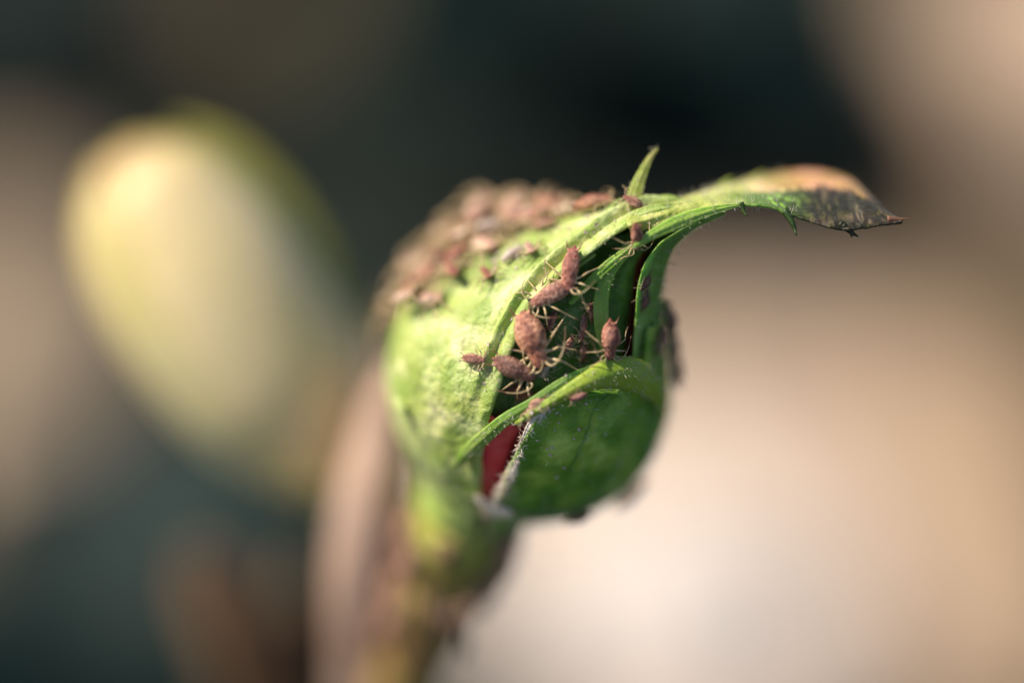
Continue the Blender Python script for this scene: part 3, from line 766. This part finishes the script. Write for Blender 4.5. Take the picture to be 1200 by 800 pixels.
while len(done) < 29 and tries < 3000:
    tries += 1
    u = rb.random(); v = rb.random()
    x0, y0 = 470 + 176 * u, 376 - 92 * u                 # lower limit of the crowd
    px, py = x0 - 28 * v + 10, y0 - (12 + 72 * min(1, 2.2 * math.sin(math.pi * (.12 + .7 * u)))) * v
    if any(math.hypot(px - a_, py - b_) < 19 for a_, b_ in done): continue
    done.append((px, py))
    crowd(px, py, None, rb.uniform(.7, 1.6), rb.choice(('pale', 'brown', 'red', 'orange', 'pink', 'pale')), lift=rb.choice((0, .1, .3, .6)) * (1 if px < 570 else .25), up=(-.1, rb.uniform(.2, 1), rb.uniform(-.2, .3)))
# far side silhouettes
GS = 'aphids on the shaded side of the bud'
for (px, py, z, ang, ln, ti) in [(776, 378, -2.6, 80, 1.2, 'dark'), (781, 408, -3.2, 100, 1.3, 'brown'), (787, 436, -3.6, 70, 1.4, 'brown'), (752, 350, -.6, 80, .9, 'dark'), (744, 328, -.4, 200, .8, 'dark'), (768, 398, -1.6, 260, 1.1, 'dark')]:
    put_aphid(px, py, ang, ln, 'dark aphid clinging to the shaded upright sepal', ti, rb.randrange(6), GS, z=z, lev=1)
put_aphid(738, 580, 20, 1.5, 'blurred pale aphid hanging under the dark lower sepal', 'brown', 2, None, z=-5.0, lev=1)
put_aphid(676, 602, 200, 1.0, 'small olive aphid hanging under the dark lower sepal', 'dark', 4, None, z=-3.2, lev=1)
put_aphid(700, 585, 200, .7, 'tiny pale aphid hanging under the dark lower sepal', 'pale', 4, None, z=-3.6, lev=1)
# aphids down the stem
GSt = 'blurred aphids covering the stem under the bud'
for k in range(46):
    f = .09 + .26 * (k / 45) ** 1.1 + rb.uniform(-.006, .006); i = int(f * 119)
    ang = rb.choice((rb.uniform(-.2, .8), rb.uniform(2.4, 3.5), rb.uniform(0, 6.28)))
    q = SP[i] + Vector((math.cos(ang) * 1.9, 0, math.sin(ang) * 1.9))
    t = (DIST - q.z) / DIST; px = q.x / t / .03 + 600; py = 400 - q.y / t / .03
    put_aphid(px, py, rb.uniform(60, 120), rb.uniform(1.1, 1.7), 'blurred brown aphid on the stem just below the bud', rb.choice(('brown', 'brown', 'dark')), rb.randrange(6), GSt, z=q.z, bvh=STEM_BVH, lev=1, axis=SP)
# shed white skins
GK = 'white shed aphid skins'
put_aphid(572, 277, 20, 1.0, 'bright white shed aphid skin amid the blurred crowd', 'brown', 2, GK, mesh=SK, name='shed_skin', cat='shed skin', lev=1, lift=.6, up=(0, .5, .5))
put_aphid(602, 302, 60, .95, 'pinkish white shed aphid skin lying on the sunlit sepal', 'brown', 2, GK, mesh=SK, name='shed_skin', cat='shed skin', lev=1)
put_aphid(640, 430, 250, .8, 'small white shed skin below the head of the largest aphid', 'brown', 2, GK, mesh=SK, name='shed_skin', cat='shed skin', lev=1, lift=.1)

# ------------------------------------------------------------------ second rosebud, far out of focus
Z2 = -15.5
DY2 = 2
AX2 = [(402, 556, Z2 - 1, .9), (380, 528, Z2 - .8, 2.2), (334, 462, Z2 - .5, 3.5), (276, 380, Z2, 3.95), (222, 302, Z2 + .5, 3.8), (178, 238, Z2 + 1, 3.1), (152, 200, Z2 + 1.2, 2.0), (136, 176, Z2 + 1.4, .5)]
b2 = Bud([at(a, b + DY2, c) for a, b, c, r in AX2], [r for *_, r in AX2], n=120)
ST2 = [at(470, 430, -11), at(452, 510, -11.5), at(438, 610, -12), at(442, 740, -15)]
p = ST2[-1]
for k in (.2, .5, .75, 1): ST2.append(p + DOWN * k * (W(p).z + .012) / MM + Vector((k * 4, 0, 0)))
base = W(ST2[-1]); base.z = 0
r2 = empty('rosebud', base); tag(r2, 'pale yellow-green rosebud, blurred, behind the aphid-covered bud', 'rosebud')
V, F = tube(catmull(ST2, 60), catm1([.9, 1.3, 1.7, 1.9, 2, 2, 2.2, 2.4], 60), 18)
mk('stem', V, F, 'cane', r2)
V, F = tube(catmull([at(400, 554, Z2 - 1), at(410, 594, Z2 - .5), at(424, 660, -14)], 20), catm1([.9, .9, 1.0], 20), 12); mk('pedicel', V, F, 'pale_bud', r2, tone=[(.5, .6, .4)] * len(V))
V, F, tn = b2.shell(.02, .97, lambda s: -math.pi, lambda s: math.pi * .999, lambda s, t, u, a, b: -.5, th=.2, ni=40, nj=48)
mk('petal', V, F, 'pale_bud', r2, tone=[(1.1, .8, .7)] * len(V))
for k, tc_ in enumerate((-.9, .35, 1.6, 2.85, 4.1)):
    V, F, tn = b2.shell(.0, .99, lambda s, c=tc_: c - .75 * (1 - .5 * s ** 3), lambda s, c=tc_: c + .75 * (1 - .5 * s ** 3), lambda s, t, u, a, b, k=k: (.05, .75, .2, .5, .3)[k] + .25 * math.sin(math.pi * u), th=.2, ni=40, nj=16,
                        tone=lambda s, t, u, k=k: tuple(x * y for x, y in zip(((1.0, 1.0, .9), (1.1, 1.03, 1.05), (.6, .68, .4), (.7, .8, .6), (1.0, .98, .9))[k], Vector((1, 1, 1)).lerp(Vector((.6, .54, .45)), smoothstep(.6, .98, s)))))
    mk('sepal', V, F, 'pale_bud', r2, tone=tn)
# a loose green sepal standing off its side
V, F = None, None
o, _ = strand('sepal', [(415, 440, 40), (372, 340, 66), (318, 250, 72), (264, 186, 48), (210, 152, 10)], 'pale_bud', r2, lift=0, z=lambda f: Z2 - 3, tone=(.32, .42, .16), tone2=(.45, .5, .25), thick=.4)
# aphids on that stem would not show; a reddish young shoot stands further left
ST3 = [at(232, 655, -24), at(262, 700, -25), at(292, 770, -27), at(310, 840, -30)]
p = ST3[-1]
for k in (.2, .5, .75, 1): ST3.append(p + DOWN * k * (W(p).z + .012) / MM + Vector((k * 3, 0, 0)))
base = W(ST3[-1]); base.z = 0
r3 = empty('red_shoot', base); tag(r3, 'reddish brown young rose shoot, blurred, beside the pale bud\'s stem', 'shoot')
V, F = tube(catmull(ST3, 50), catm1([.8, 1.6, 1.9, 2, 2, 2.1, 2.2, 2.4], 50), 16); mk('stem', V, F, 'cane_red', r3)
for pl, dz in (([(270, 800, 20), (248, 740, 60), (232, 690, 62), (222, 640, 12)], -23), ([(315, 830, 20), (330, 760, 56), (345, 700, 56), (352, 640, 10)], -27)):
    o, _ = strand('leaf', pl, 'cane_red_leaf', r3, lift=0, z=lambda f, d=dz: d, thick=.3, cup=.5)
